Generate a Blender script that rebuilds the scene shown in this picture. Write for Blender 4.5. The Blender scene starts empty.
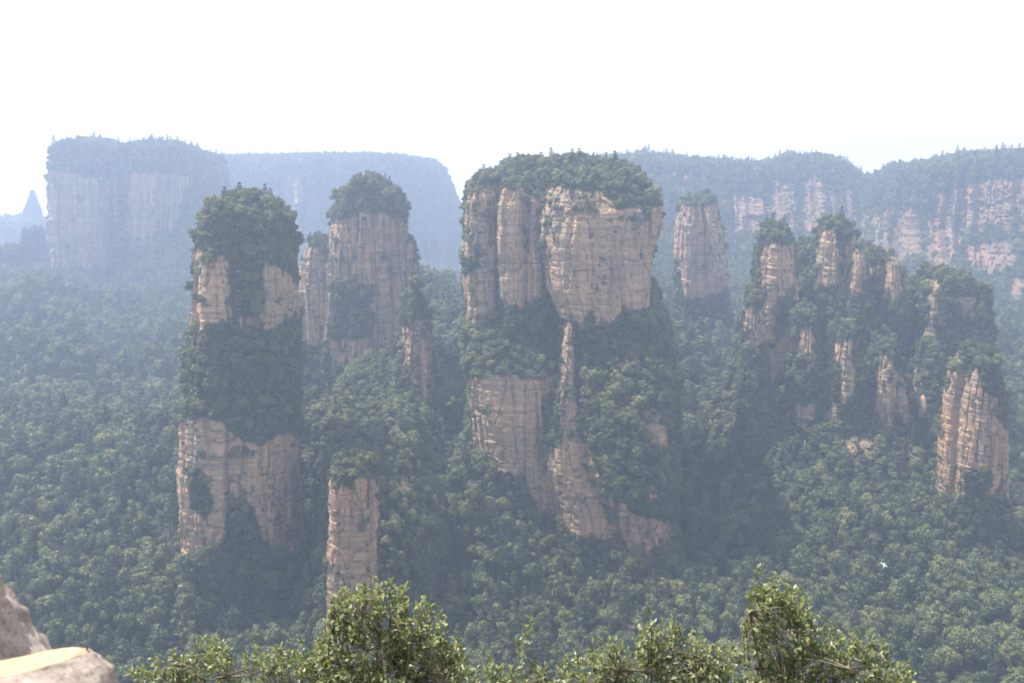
import bpy, math, random
import numpy as np
from mathutils import Vector, Matrix

random.seed(7)
rng = np.random.default_rng(11)
scene = bpy.context.scene
COL = scene.collection

# ------------------------------------------------------------------ camera
W, H, F = 1024, 683, 1024.0
PITCH = math.radians(10.8)
CP, SP = math.cos(PITCH), math.sin(PITCH)
cam_d = bpy.data.cameras.new("camera")
cam_d.sensor_width = 36.0
cam_d.lens = 36.0
cam_d.clip_start = 0.05
cam_d.clip_end = 20000.0
cam_d.dof.use_dof = True
cam_d.dof.focus_distance = 60.0
cam_d.dof.aperture_fstop = 7.0
cam = bpy.data.objects.new("camera", cam_d)
cam.rotation_euler = (math.radians(90) - PITCH, 0, 0)
COL.objects.link(cam)
scene.camera = cam

# ------------------------------------------------------------------ light
SUN_AZ = 74.0        # degrees to the left of the view direction
SUN_EL = 66.0
a, e = math.radians(SUN_AZ), math.radians(SUN_EL)
sun_vec = Vector((-math.sin(a) * math.cos(e), math.cos(a) * math.cos(e), math.sin(e)))
world = bpy.data.worlds.new("World")
scene.world = world
world.use_nodes = True
wn = world.node_tree.nodes
bg = wn["Background"]
sky = wn.new("ShaderNodeTexSky")
sky.sky_type = 'NISHITA'
sky.sun_disc = False
sky.sun_elevation = e
sky.sun_rotation = -a
sky.altitude = 900
sky.air_density = 1.0
sky.dust_density = 2.0
sky.ozone_density = 1.0
veil = wn.new("ShaderNodeMix")          # thin white high cloud over the whole sky
veil.data_type = 'RGBA'
veil.inputs[0].default_value = 0.72
veil.inputs[7].default_value = (6.8, 6.5, 6.5, 1)
world.node_tree.links.new(sky.outputs[0], veil.inputs[6])
world.node_tree.links.new(veil.outputs[2], bg.inputs[0])
bg.inputs[1].default_value = 0.11
sun_d = bpy.data.lights.new("sun", 'SUN')
sun_d.energy = 5.0
sun_d.angle = math.radians(0.6)
sun_d.color = (1.0, 0.93, 0.82)
sun = bpy.data.objects.new("sun", sun_d)
sun.rotation_euler = sun_vec.to_track_quat('Z', 'Y').to_euler()
COL.objects.link(sun)

scene.view_settings.view_transform = 'Standard'
scene.view_settings.look = 'None'
scene.view_settings.gamma = 1.0
scene.view_settings.exposure = 1.25
HAZE_DENSITY = 0.00043
HAZE_COLOR = (0.535, 0.67, 0.925)
HAZE_ANISO = 0.5

scene.render.engine = 'CYCLES'
cy = scene.cycles
cy.use_denoising = True
try:
    cy.denoiser = 'OPENIMAGEDENOISE'
except Exception:
    pass
cy.max_bounces = 5
cy.diffuse_bounces = 2
cy.glossy_bounces = 2
cy.transmission_bounces = 2
cy.volume_bounces = 2
cy.use_adaptive_sampling = True
cy.adaptive_threshold = 0.02
cy.caustics_reflective = False
cy.caustics_refractive = False
cy.filter_width = 1.7

# ------------------------------------------------------------------ helpers
def ray(px, py):
    u = (np.asarray(px, float) - W / 2) / F
    v = (H / 2 - np.asarray(py, float)) / F
    return u, CP + v * SP, -SP + v * CP

def at(px, py, d):
    x, y, z = ray(px, py)
    return np.stack([x * d / y, np.broadcast_to(d, np.shape(x / y * d)), z * d / y], -1)

def project(P):
    f = P[..., 1] * CP - P[..., 2] * SP
    up = P[..., 1] * SP + P[..., 2] * CP
    f = np.maximum(f, 0.01)
    return W / 2 + F * P[..., 0] / f, H / 2 - F * up / f

def _hash(i, j, k, seed):
    with np.errstate(over='ignore'):
        h = (i.astype(np.int64) * 374761393 + j.astype(np.int64) * 668265263 + k.astype(np.int64) * 2147483647 + seed * 1274126177)
        h = h & 0xffffffff
        h = ((h ^ (h >> 13)) * 1274126177) & 0xffffffff
        h = ((h ^ (h >> 16)) * 2246822519) & 0xffffffff
        h = h ^ (h >> 15)
    return (h & 0xffffff) / float(0xffffff) * 2 - 1

def noise(x, y, z, seed=0):
    x, y, z = np.broadcast_arrays(np.asarray(x, float), np.asarray(y, float), np.asarray(z, float))
    i, j, k = np.floor(x), np.floor(y), np.floor(z)
    fx, fy, fz = x - i, y - j, z - k
    fx, fy, fz = [t * t * t * (t * (t * 6 - 15) + 10) for t in (fx, fy, fz)]
    i, j, k = i.astype(np.int64), j.astype(np.int64), k.astype(np.int64)
    r = 0
    for di in (0, 1):
        wx = fx if di else 1 - fx
        for dj in (0, 1):
            wy = fy if dj else 1 - fy
            for dk in (0, 1):
                wz = fz if dk else 1 - fz
                r = r + wx * wy * wz * _hash(i + di, j + dj, k + dk, seed)
    return r

def fbm(x, y, z, oct=4, seed=0, gain=0.5):
    r, a_, f_ = 0, 1.0, 1.0
    for o in range(oct):
        r = r + a_ * noise(x * f_, y * f_, z * f_, seed + o * 17)
        a_ *= gain
        f_ *= 2.03
    return r

def inpoly(px, py, poly):
    c = np.zeros(np.shape(px), bool)
    n = len(poly)
    for q in range(n):
        x1, y1 = poly[q]
        x2, y2 = poly[(q + 1) % n]
        if y1 == y2:
            continue
        cond = ((y1 > py) != (y2 > py)) & (px < (x2 - x1) * (py - y1) / (y2 - y1) + x1)
        c ^= cond
    return c

def inany(px, py, polys):
    c = np.zeros(np.shape(px), bool)
    for p in polys:
        c |= inpoly(px, py, p)
    return c

def mesh_np(name, V, faces, smooth=False, attrs=None, mat_idx=None):
    """faces: (n,3) or (n,4) int array"""
    V = np.asarray(V, np.float32)
    faces = np.asarray(faces, np.int32)
    n, k = faces.shape
    me = bpy.data.meshes.new(name)
    me.vertices.add(len(V))
    me.vertices.foreach_set("co", V.ravel())
    me.loops.add(n * k)
    me.loops.foreach_set("vertex_index", faces.ravel())
    me.polygons.add(n)
    me.polygons.foreach_set("loop_start", np.arange(0, n * k, k, dtype=np.int32))
    me.polygons.foreach_set("loop_total", np.full(n, k, np.int32))
    me.polygons.foreach_set("use_smooth", np.full(n, smooth, bool))
    if mat_idx is not None:
        me.polygons.foreach_set("material_index", np.asarray(mat_idx, np.int32))
    if attrs:
        for an, av in attrs.items():
            at_ = me.attributes.new(an, 'FLOAT', 'POINT')
            at_.data.foreach_set("value", np.asarray(av, np.float32))
    me.update(calc_edges=True)
    return me

def obj(name, me, mats=(), parent=None, loc=(0, 0, 0)):
    o = bpy.data.objects.new(name, me)
    COL.objects.link(o)
    if me is not None:
        for m in mats:
            if m.name not in me.materials:
                me.materials.append(m)
    o.location = loc
    if parent:
        o.parent = parent
    return o

def tag(o, label=None, cat=None, group=None, kind=None):
    if label: o["label"] = label
    if cat: o["category"] = cat
    if group: o["group"] = group
    if kind: o["kind"] = kind
    return o

# ------------------------------------------------------------------ materials
def new_mat(name):
    m = bpy.data.materials.new(name)
    m.use_nodes = True
    nt = m.node_tree
    return m, nt, nt.nodes["Principled BSDF"]

def N(nt, kind, **kw):
    n = nt.nodes.new(kind)
    for k_, v_ in kw.items():
        if k_ in n.bl_rna.properties:
            setattr(n, k_, v_)
        else:
            n.inputs[k_].default_value = v_
    return n

def L(nt, a_, b_):
    nt.links.new(a_, b_)

def ramp(nt, fac, stops):
    r = nt.nodes.new("ShaderNodeValToRGB")
    el = r.color_ramp.elements
    while len(el) < len(stops):
        el.new(0.5)
    for q, (p, c) in enumerate(stops):
        el[q].position = p
        el[q].color = (*c, 1) if len(c) == 3 else c
    L(nt, fac, r.inputs[0])
    return r.outputs[0]

def mixc(nt, fac, a_, b_, mode='MIX'):
    m = nt.nodes.new("ShaderNodeMix")
    m.data_type = 'RGBA'
    m.blend_type = mode
    for sock, v_ in ((m.inputs[0], fac), (m.inputs[6], a_), (m.inputs[7], b_)):
        if hasattr(v_, "is_output"):
            L(nt, v_, sock)
        elif isinstance(v_, (int, float)):
            sock.default_value = v_
        else:
            sock.default_value = (*v_, 1)
    return m.outputs[2]

def mapped(nt, scale):
    g = nt.nodes.new("ShaderNodeNewGeometry")
    mp = nt.nodes.new("ShaderNodeMapping")
    mp.inputs["Scale"].default_value = scale
    L(nt, g.outputs["Position"], mp.inputs[0])
    return mp.outputs[0]

def tex_noise(nt, vec, scale=1.0, detail=4, rough=0.55, dist=0.0):
    n = N(nt, "ShaderNodeTexNoise", Scale=scale, Detail=detail, Roughness=rough, Distortion=dist)
    L(nt, vec, n.inputs["Vector"])
    return n.outputs[0]

def rock_material(name, tint=(1, 1, 1)):
    m, nt, b = new_mat(name)
    def c(r, g_, b_): return (r * tint[0], g_ * tint[1], b_ * tint[2])
    big = tex_noise(nt, mapped(nt, (0.045, 0.045, 0.03)), 1, 4, 0.6, 0.6)
    base = ramp(nt, big, [(0.28, c(0.19, 0.172, 0.15)), (0.44, c(0.27, 0.218, 0.165)), (0.58, c(0.345, 0.245, 0.165)), (0.75, c(0.29, 0.245, 0.19))])
    # bedding: thin bands across
    bed = tex_noise(nt, mapped(nt, (0.02, 0.02, 0.55)), 1, 6, 0.65, 0.1)
    bedc = ramp(nt, bed, [(0.34, (0.45, 0.43, 0.42)), (0.44, (0.85, 0.85, 0.85)), (0.52, (1, 1, 1)), (0.7, (1.2, 1.16, 1.1))])
    base = mixc(nt, 0.5, base, bedc, 'MULTIPLY')
    # dark run-off stains down the face
    st = tex_noise(nt, mapped(nt, (0.32, 0.32, 0.02)), 1, 5, 0.6, 0.5)
    stc = ramp(nt, st, [(0.32, (0.22, 0.22, 0.23)), (0.46, (0.8, 0.8, 0.8)), (0.54, (1, 1, 1)), (0.7, (1.15, 1.1, 1.03))])
    stm = ramp(nt, tex_noise(nt, mapped(nt, (0.05, 0.05, 0.03)), 1, 3), [(0.38, (0.15, 0.15, 0.15)), (0.6, (1, 1, 1))])
    base = mixc(nt, stm, base, mixc(nt, 1.0, base, stc, 'MULTIPLY'))
    # small patches of lichen and darker pits
    fine = tex_noise(nt, mapped(nt, (0.5, 0.5, 0.8)), 1, 5, 0.7)
    base = mixc(nt, 0.6, base, ramp(nt, fine, [(0.3, (0.5, 0.5, 0.48)), (0.5, (1, 1, 1)), (0.72, (1.2, 1.18, 1.15))]), 'MULTIPLY')
    veg = N(nt, "ShaderNodeAttribute", attribute_name="veg")
    base = mixc(nt, veg.outputs["Fac"], base, (0.035, 0.045, 0.022))
    L(nt, base, b.inputs["Base Color"])
    b.inputs["Roughness"].default_value = 0.95
    b.inputs["Specular IOR Level"].default_value = 0.15
    bp = N(nt, "ShaderNodeBump", Strength=0.9, Distance=0.9)
    L(nt, mixc(nt, 0.5, fine, bed), bp.inputs["Height"])
    L(nt, bp.outputs[0], b.inputs["Normal"])
    return m

ROCK = rock_material("sandstone", (1.03, 0.99, 0.90))
ROCK_RED = rock_material("reddish_sandstone", (1.06, 0.93, 0.82))
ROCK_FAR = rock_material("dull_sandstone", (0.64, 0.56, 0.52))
ROCK_PALE = rock_material("pale_sandstone", (1.07, 1.01, 0.92))

def leaf_material(name, c0, c1, c2, transl=0.25, rough=0.55):
    m, nt, b = new_mat(name)
    oi = nt.nodes.new("ShaderNodeObjectInfo")
    ge = nt.nodes.new("ShaderNodeNewGeometry")
    rnd = ramp(nt, oi.outputs["Random"], [(0.0, c0), (0.5, c1), (1.0, c2)])
    isl = ramp(nt, ge.outputs["Random Per Island"], [(0.0, (0.7, 0.7, 0.68)), (1.0, (1.3, 1.3, 1.2))])
    colr = mixc(nt, 1.0, rnd, isl, 'MULTIPLY')
    L(nt, colr, b.inputs["Base Color"])
    b.inputs["Roughness"].default_value = rough
    b.inputs["Specular IOR Level"].default_value = 0.3
    tr = nt.nodes.new("ShaderNodeBsdfTranslucent")
    L(nt, mixc(nt, 1.0, colr, (1.1, 1.25, 0.6), 'MULTIPLY'), tr.inputs[0])
    mx = nt.nodes.new("ShaderNodeMixShader")
    mx.inputs[0].default_value = transl
    L(nt, b.outputs[0], mx.inputs[1])
    L(nt, tr.outputs[0], mx.inputs[2])
    L(nt, mx.outputs[0], nt.nodes["Material Output"].inputs[0])
    return m

LEAF = leaf_material("broadleaf_foliage", (0.044, 0.062, 0.025), (0.088, 0.11, 0.04), (0.15, 0.155, 0.058), 0.22)
NEEDLE = leaf_material("pine_foliage", (0.035, 0.055, 0.03), (0.05, 0.07, 0.032), (0.07, 0.09, 0.04), 0.12)
SHRUB = leaf_material("shrub_foliage", (0.042, 0.056, 0.024), (0.078, 0.094, 0.038), (0.13, 0.13, 0.058), 0.22)

def plain(name, c, rough=0.9, nscale=None, c2=None):
    m, nt, b = new_mat(name)
    if nscale:
        t_ = tex_noise(nt, mapped(nt, (nscale,) * 3), 1, 5, 0.6)
        L(nt, ramp(nt, t_, [(0.3, c), (0.7, c2 or c)]), b.inputs["Base Color"])
    else:
        b.inputs["Base Color"].default_value = (*c, 1)
    b.inputs["Roughness"].default_value = rough
    b.inputs["Specular IOR Level"].default_value = 0.2
    return m

BARK = plain("bark", (0.10, 0.08, 0.06), 0.9, 2.0, (0.17, 0.145, 0.115))
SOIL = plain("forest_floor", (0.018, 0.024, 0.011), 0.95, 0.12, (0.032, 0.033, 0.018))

# ------------------------------------------------------------------ trees
def quads_on(P, Nrm, size, r):
    """leaf sprays: one bent-free quad per point, facing Nrm"""
    n = len(P)
    up = np.where(np.abs(Nrm[:, 2:3]) > 0.9, np.array([[1, 0, 0]]), np.array([[0, 0, 1]]))
    t = np.cross(Nrm, up); t /= np.linalg.norm(t, axis=1, keepdims=True)
    bt = np.cross(Nrm, t)
    an = r.uniform(0, 2 * np.pi, (n, 1))
    t, bt = t * np.cos(an) + bt * np.sin(an), -t * np.sin(an) + bt * np.cos(an)
    s = (size * r.uniform(0.6, 1.3, (n, 1)))
    sx, sy = s * 0.5, s * r.uniform(0.3, 0.6, (n, 1))
    V = np.stack([P - t * sx * 0.4 - bt * sy, P + t * sx - bt * sy * 0.3, P + t * sx * 0.4 + bt * sy, P - t * sx + bt * sy * 0.3], 1).reshape(-1, 3)
    Fq = np.arange(4 * n).reshape(-1, 4)
    return V, Fq

def tube(pts, rads, sides=6):
    pts = [Vector(p) for p in pts]
    V, Fq = [], []
    for q, p in enumerate(pts):
        d_ = (pts[min(q + 1, len(pts) - 1)] - pts[max(q - 1, 0)])
        d_.normalize()
        ref = Vector((1, 0, 0)) if abs(d_.z) > 0.8 else Vector((0, 0, 1))
        s_ = d_.cross(ref).normalized()
        t_ = d_.cross(s_)
        for k in range(sides):
            an = 2 * math.pi * k / sides
            V.append(p + (s_ * math.cos(an) + t_ * math.sin(an)) * rads[q])
    for q in range(len(pts) - 1):
        for k in range(sides):
            k2 = (k + 1) % sides
            Fq.append((q * sides + k, q * sides + k2, (q + 1) * sides + k2, (q + 1) * sides + k))
    return np.array(V), np.array(Fq, int)

def join_parts(parts):
    V, Fq, o_ = [], [], 0
    for v, f in parts:
        V.append(v); Fq.append(np.asarray(f) + o_); o_ += len(v)
    return np.concatenate(V), np.concatenate(Fq)

def crown_cloud(lobes, n, size, r, up_bias=0.35):
    """sprays over the outside of many overlapping lobes (x,y,z,rx,rz)"""
    lobes = np.asarray(lobes)
    area = lobes[:, 3] ** 2
    pick = r.choice(len(lobes), n, p=area / area.sum())
    D = r.normal(size=(n, 3)); D[:, 2] += up_bias
    D /= np.linalg.norm(D, axis=1, keepdims=True)
    lb = lobes[pick]
    rad = 1.05 - 0.4 * r.random((n, 1)) ** 2.2
    P = lb[:, :3] + D * np.stack([lb[:, 3], lb[:, 3], lb[:, 4]], 1) * rad
    Nn = D + r.normal(scale=0.28, size=(n, 3))
    Nn /= np.linalg.norm(Nn, axis=1, keepdims=True)
    return quads_on(P, Nn, size, r)

def tree_parts(kind, seed):
    r = np.random.default_rng(seed)
    lobes = []
    if kind == 'round':          # about 9 m tall, 7 m wide
        h = 9.0
        k = r.integers(7, 11)
        for q in range(k):
            an = r.uniform(0, 6.28); rr = 2.3 * math.sqrt(r.uniform(0.05, 1))
            zz = 6.4 + r.uniform(-2.0, 1.2) - 0.25 * rr * rr
            s = r.uniform(1.15, 1.9)
            lobes.append((rr * math.cos(an), rr * math.sin(an), zz, s, s * 0.78))
        lobes.append((0, 0, 5.2, 2.4, 2.2))
        n, size = 1300, 0.55
    elif kind == 'tall':         # about 12 m tall, 5.5 m wide
        h = 12.0
        for q in range(13):
            zz = r.uniform(4.0, 11.0); m_ = 2.3 * (1 - ((zz - 6.3) / 5.6) ** 2) 
            an = r.uniform(0, 6.28)
            rr = max(0.1, m_) * r.uniform(0.3, 0.8); s = r.uniform(0.9, 1.45)
            lobes.append((rr * math.cos(an), rr * math.sin(an), zz, s, s * 0.85))
        lobes.append((0, 0, 7.0, 1.7, 3.0))
        n, size = 1200, 0.52
    elif kind == 'pine':         # about 12 m tall, whorled flat layers
        h = 12.5
        for lv in range(7):
            zz = 4.2 + lv * 1.25; m_ = 3.1 * (1 - lv / 8.6)
            for q in range(5):
                an = q * 1.257 + r.uniform(-0.5, 0.5) + lv; rr = m_ * r.uniform(0.45, 0.8)
                lobes.append((rr * math.cos(an), rr * math.sin(an), zz + r.uniform(-0.3, 0.3), r.uniform(0.65, 0.95) * (0.5 + 0.5 * m_ / 2.9), 0.38))
        lobes.append((0, 0, 12.2, 0.7, 0.6))
        n, size = 1000, 0.5
    else:                        # shrub about 3.2 m tall, 4 m wide
        h = 3.2
        for q in range(8):
            an = r.uniform(0, 6.28); rr = 1.35 * math.sqrt(r.uniform(0.02, 1))
            s = r.uniform(0.6, 1.0)
            lobes.append((rr * math.cos(an), rr * math.sin(an), 1.5 + r.uniform(-0.9, 0.9), s, s * 0.8))
        n, size = 520, 0.46
    crown = crown_cloud(lobes, n, size, r)
    # trunk with limbs
    lean = r.uniform(-0.35, 0.35, 2)
    tr = 0.2 if kind != 'shrub' else 0.07
    top = h * (0.9 if kind == 'pine' else 0.68)
    parts = [tube([(0, 0, -1.6), (lean[0] * 0.3, lean[1] * 0.3, top * 0.35), (lean[0], lean[1], top)], [tr * 1.3, tr, tr * 0.35], 6)]
    for q in range(5):
        lb = lobes[int(r.integers(0, len(lobes)))]
        z0 = min(top * r.uniform(0.4, 0.8), lb[2] - 0.2)
        f_ = z0 / top
        parts.append(tube([(lean[0] * f_, lean[1] * f_, z0), (lb[0] * 0.6, lb[1] * 0.6, (z0 + lb[2]) / 2 + 0.1), (lb[0], lb[1], lb[2])], [tr * 0.5, tr * 0.35, tr * 0.15], 5))
    return crown, join_parts(parts)

KINDS = [('round', s) for s in range(6)] + [('tall', s + 20) for s in range(3)] + [('pine', s + 40) for s in range(3)] + [('shrub', s + 60) for s in range(4)]
MATS = {'round': LEAF, 'tall': LEAF, 'pine': NEEDLE, 'shrub': SHRUB}
SPECIES = {'round': "broadleaf_tree", 'tall': "tall_broadleaf_tree", 'pine': "pine_tree", 'shrub': "shrub"}
IDX = {k: [q for q, kk in enumerate(KINDS) if kk[0] == k] for k in MATS}
proto_col = bpy.data.collections.new("plant_kinds")     # sources of the forest mass only
CROWN_ME, TRUNK_ME = [], []
for q, (kd, sd) in enumerate(KINDS):
    cr, tk = tree_parts(kd, sd)
    cm = mesh_np("crown", *cr); cm.materials.append(MATS[kd]); CROWN_ME.append(cm)
    tm = mesh_np("trunk", *tk, smooth=True); tm.materials.append(BARK); TRUNK_ME.append(tm)
    v, f = join_parts([cr, tk])
    jm = mesh_np("whole_plant", v, f, mat_idx=np.r_[np.zeros(len(cr[1]), int), np.ones(len(tk[1]), int)])
    jm.materials.append(MATS[kd]); jm.materials.append(BARK)
    po = bpy.data.objects.new("kind_%02d" % q, jm)
    proto_col.objects.link(po)

def scatter_object(name, P, rot, scl, idx):
    me = bpy.data.meshes.new(name)
    me.vertices.add(len(P))
    me.vertices.foreach_set("co", np.asarray(P, np.float32).ravel())
    for an, av, ty, key in (("rot", rot, 'FLOAT_VECTOR', "vector"), ("scl", scl, 'FLOAT_VECTOR', "vector")):
        t_ = me.attributes.new(an, ty, 'POINT'); t_.data.foreach_set(key, np.asarray(av, np.float32).ravel())
    t_ = me.attributes.new("kind_index", 'INT', 'POINT'); t_.data.foreach_set("value", np.asarray(idx, np.int32))
    o = bpy.data.objects.new(name, me); COL.objects.link(o)
    ng = bpy.data.node_groups.new(name + "_scatter", 'GeometryNodeTree')
    ng.interface.new_socket("Geometry", in_out='INPUT', socket_type='NodeSocketGeometry')
    ng.interface.new_socket("Geometry", in_out='OUTPUT', socket_type='NodeSocketGeometry')
    gi, go = ng.nodes.new("NodeGroupInput"), ng.nodes.new("NodeGroupOutput")
    ci = ng.nodes.new("GeometryNodeCollectionInfo")
    ci.inputs["Collection"].default_value = proto_col
    ci.inputs["Separate Children"].default_value = True
    ci.inputs["Reset Children"].default_value = True
    ip = ng.nodes.new("GeometryNodeInstanceOnPoints")
    ip.inputs["Pick Instance"].default_value = True
    def attr(an, ty):
        n_ = ng.nodes.new("GeometryNodeInputNamedAttribute"); n_.data_type = ty; n_.inputs["Name"].default_value = an
        return n_.outputs["Attribute"]
    ng.links.new(gi.outputs[0], ip.inputs["Points"])
    ng.links.new(ci.outputs[0], ip.inputs["Instance"])
    ng.links.new(attr("kind_index", 'INT'), ip.inputs["Instance Index"])
    e2r = ng.nodes.new("FunctionNodeEulerToRotation")
    ng.links.new(attr("rot", 'FLOAT_VECTOR'), e2r.inputs[0])
    ng.links.new(e2r.outputs[0], ip.inputs["Rotation"])
    ng.links.new(attr("scl", 'FLOAT_VECTOR'), ip.inputs["Scale"])
    ng.links.new(ip.outputs[0], go.inputs[0])
    md = o.modifiers.new("scatter", 'NODES'); md.node_group = ng
    return o

PLANTS = []      # dicts of arrays: P, rot, scl, idx, where

def add_plants(P, kinds_p, size, where, r, lean=None):
    """kinds_p: list of (kind, probability); size: (lo, hi)"""
    n = len(P)
    if n == 0:
        return
    ks = [k for k, _ in kinds_p]
    pk = r.choice(len(ks), n, p=np.array([p for _, p in kinds_p]) / sum(p for _, p in kinds_p))
    idx = np.array([IDX[ks[q]][int(r.integers(0, len(IDX[ks[q]])))] for q in pk])
    s = size[0] + (size[1] - size[0]) * r.random(n) ** 1.5 * np.where(r.random(n) < 0.1, 1.2, 1.0)
    scl = np.stack([s * r.uniform(0.85, 1.15, n), s * r.uniform(0.85, 1.15, n), s * r.uniform(0.85, 1.2, n)], 1)
    rot = np.stack([r.normal(scale=0.07, size=n), r.normal(scale=0.07, size=n), r.uniform(0, 6.28, n)], 1)
    PLANTS.append(dict(P=np.asarray(P), rot=rot, scl=scl, idx=idx, where=np.array([where] * n)))

# ------------------------------------------------------------------ rock lofts
def rock_disp(X, Y, Z, amp, seed):
    big = fbm(X / 26, Y / 26, Z / 70, 2, seed) * 1.1
    col = noise(X / 9 + 0.5 * noise(X / 25, Y / 25, Z / 40, seed + 3), Y / 9, Z / 110, seed + 5)
    q = col * 4
    fl = np.floor(q); fr = q - fl
    stepv = _hash(fl, fl * 0 + seed, fl * 0, 3) * 0.9
    crack = -2.0 * np.exp(-((fr - 0.0) / 0.09) ** 2) - 1.6 * np.exp(-(np.abs(noise(X / 14, Y / 14, Z / 130, seed + 9)) / 0.035) ** 2)
    h = Z + 1.3 * noise(X / 35, Y / 35, Z / 35, seed + 11)
    b = h / 3.4 + 0.7 * noise(h * 0 + 0.3, h * 0, h / 7.0, seed + 13)
    kb = np.floor(b); fb = b - kb
    bedv = _hash(kb, fl, kb * 0, seed + 21) * 0.35 + _hash(kb, kb * 0, kb * 0, seed + 22) * 0.35
    line = -0.45 * np.exp(-(fb / 0.12) ** 2)
    fine = fbm(X / 3.2, Y / 3.2, Z / 2.4, 3, seed + 31) * 0.45
    return amp * (big + stepv + crack + bedv + line + fine)

def facets(th_len, ZZ, zt, seed, wav):
    """joint-bounded slabs: flat pieces round the body, changing at a few ledges"""
    r = np.random.default_rng(seed + 5000)
    nz_, n_ = ZZ.shape
    arc = np.linspace(0, th_len, n_, endpoint=False)
    out = np.zeros_like(ZZ)
    lev = np.cumsum(r.uniform(22, 60, 14)) - 12
    dz = zt - ZZ + wav
    seg = np.searchsorted(lev, dz.ravel()).reshape(dz.shape)
    base_bp = np.cumsum(r.uniform(4.5, 15, int(th_len / 6) + 8)); base_bp = base_bp[base_bp < th_len - 2]
    base_o = r.normal(scale=1.1, size=len(base_bp) + 1); base_o[-1] = base_o[0]
    for k in range(len(lev) + 1):
        m = seg == k
        if not m.any():
            continue
        bp = np.sort(base_bp + r.normal(scale=0.8, size=len(base_bp)))
        o_ = base_o + r.normal(scale=0.7, size=len(base_o)) ; o_[-1] = o_[0]
        sl = r.normal(scale=0.09, size=len(o_))
        pid = np.searchsorted(bp, arc)
        edges = np.r_[0, bp, th_len]
        mid = (edges[pid] + edges[np.minimum(pid + 1, len(edges) - 1)]) / 2
        f_ = o_[pid] + sl[pid] * (arc - mid)
        near = np.min(np.abs(arc[:, None] - bp[None]), 1) if len(bp) else np.full(n_, 9.0)
        f_ = f_ - 1.1 * np.exp(-(near / 0.7) ** 2)
        out[m] = np.broadcast_to(f_[None], ZZ.shape)[m]
    return out

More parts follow.
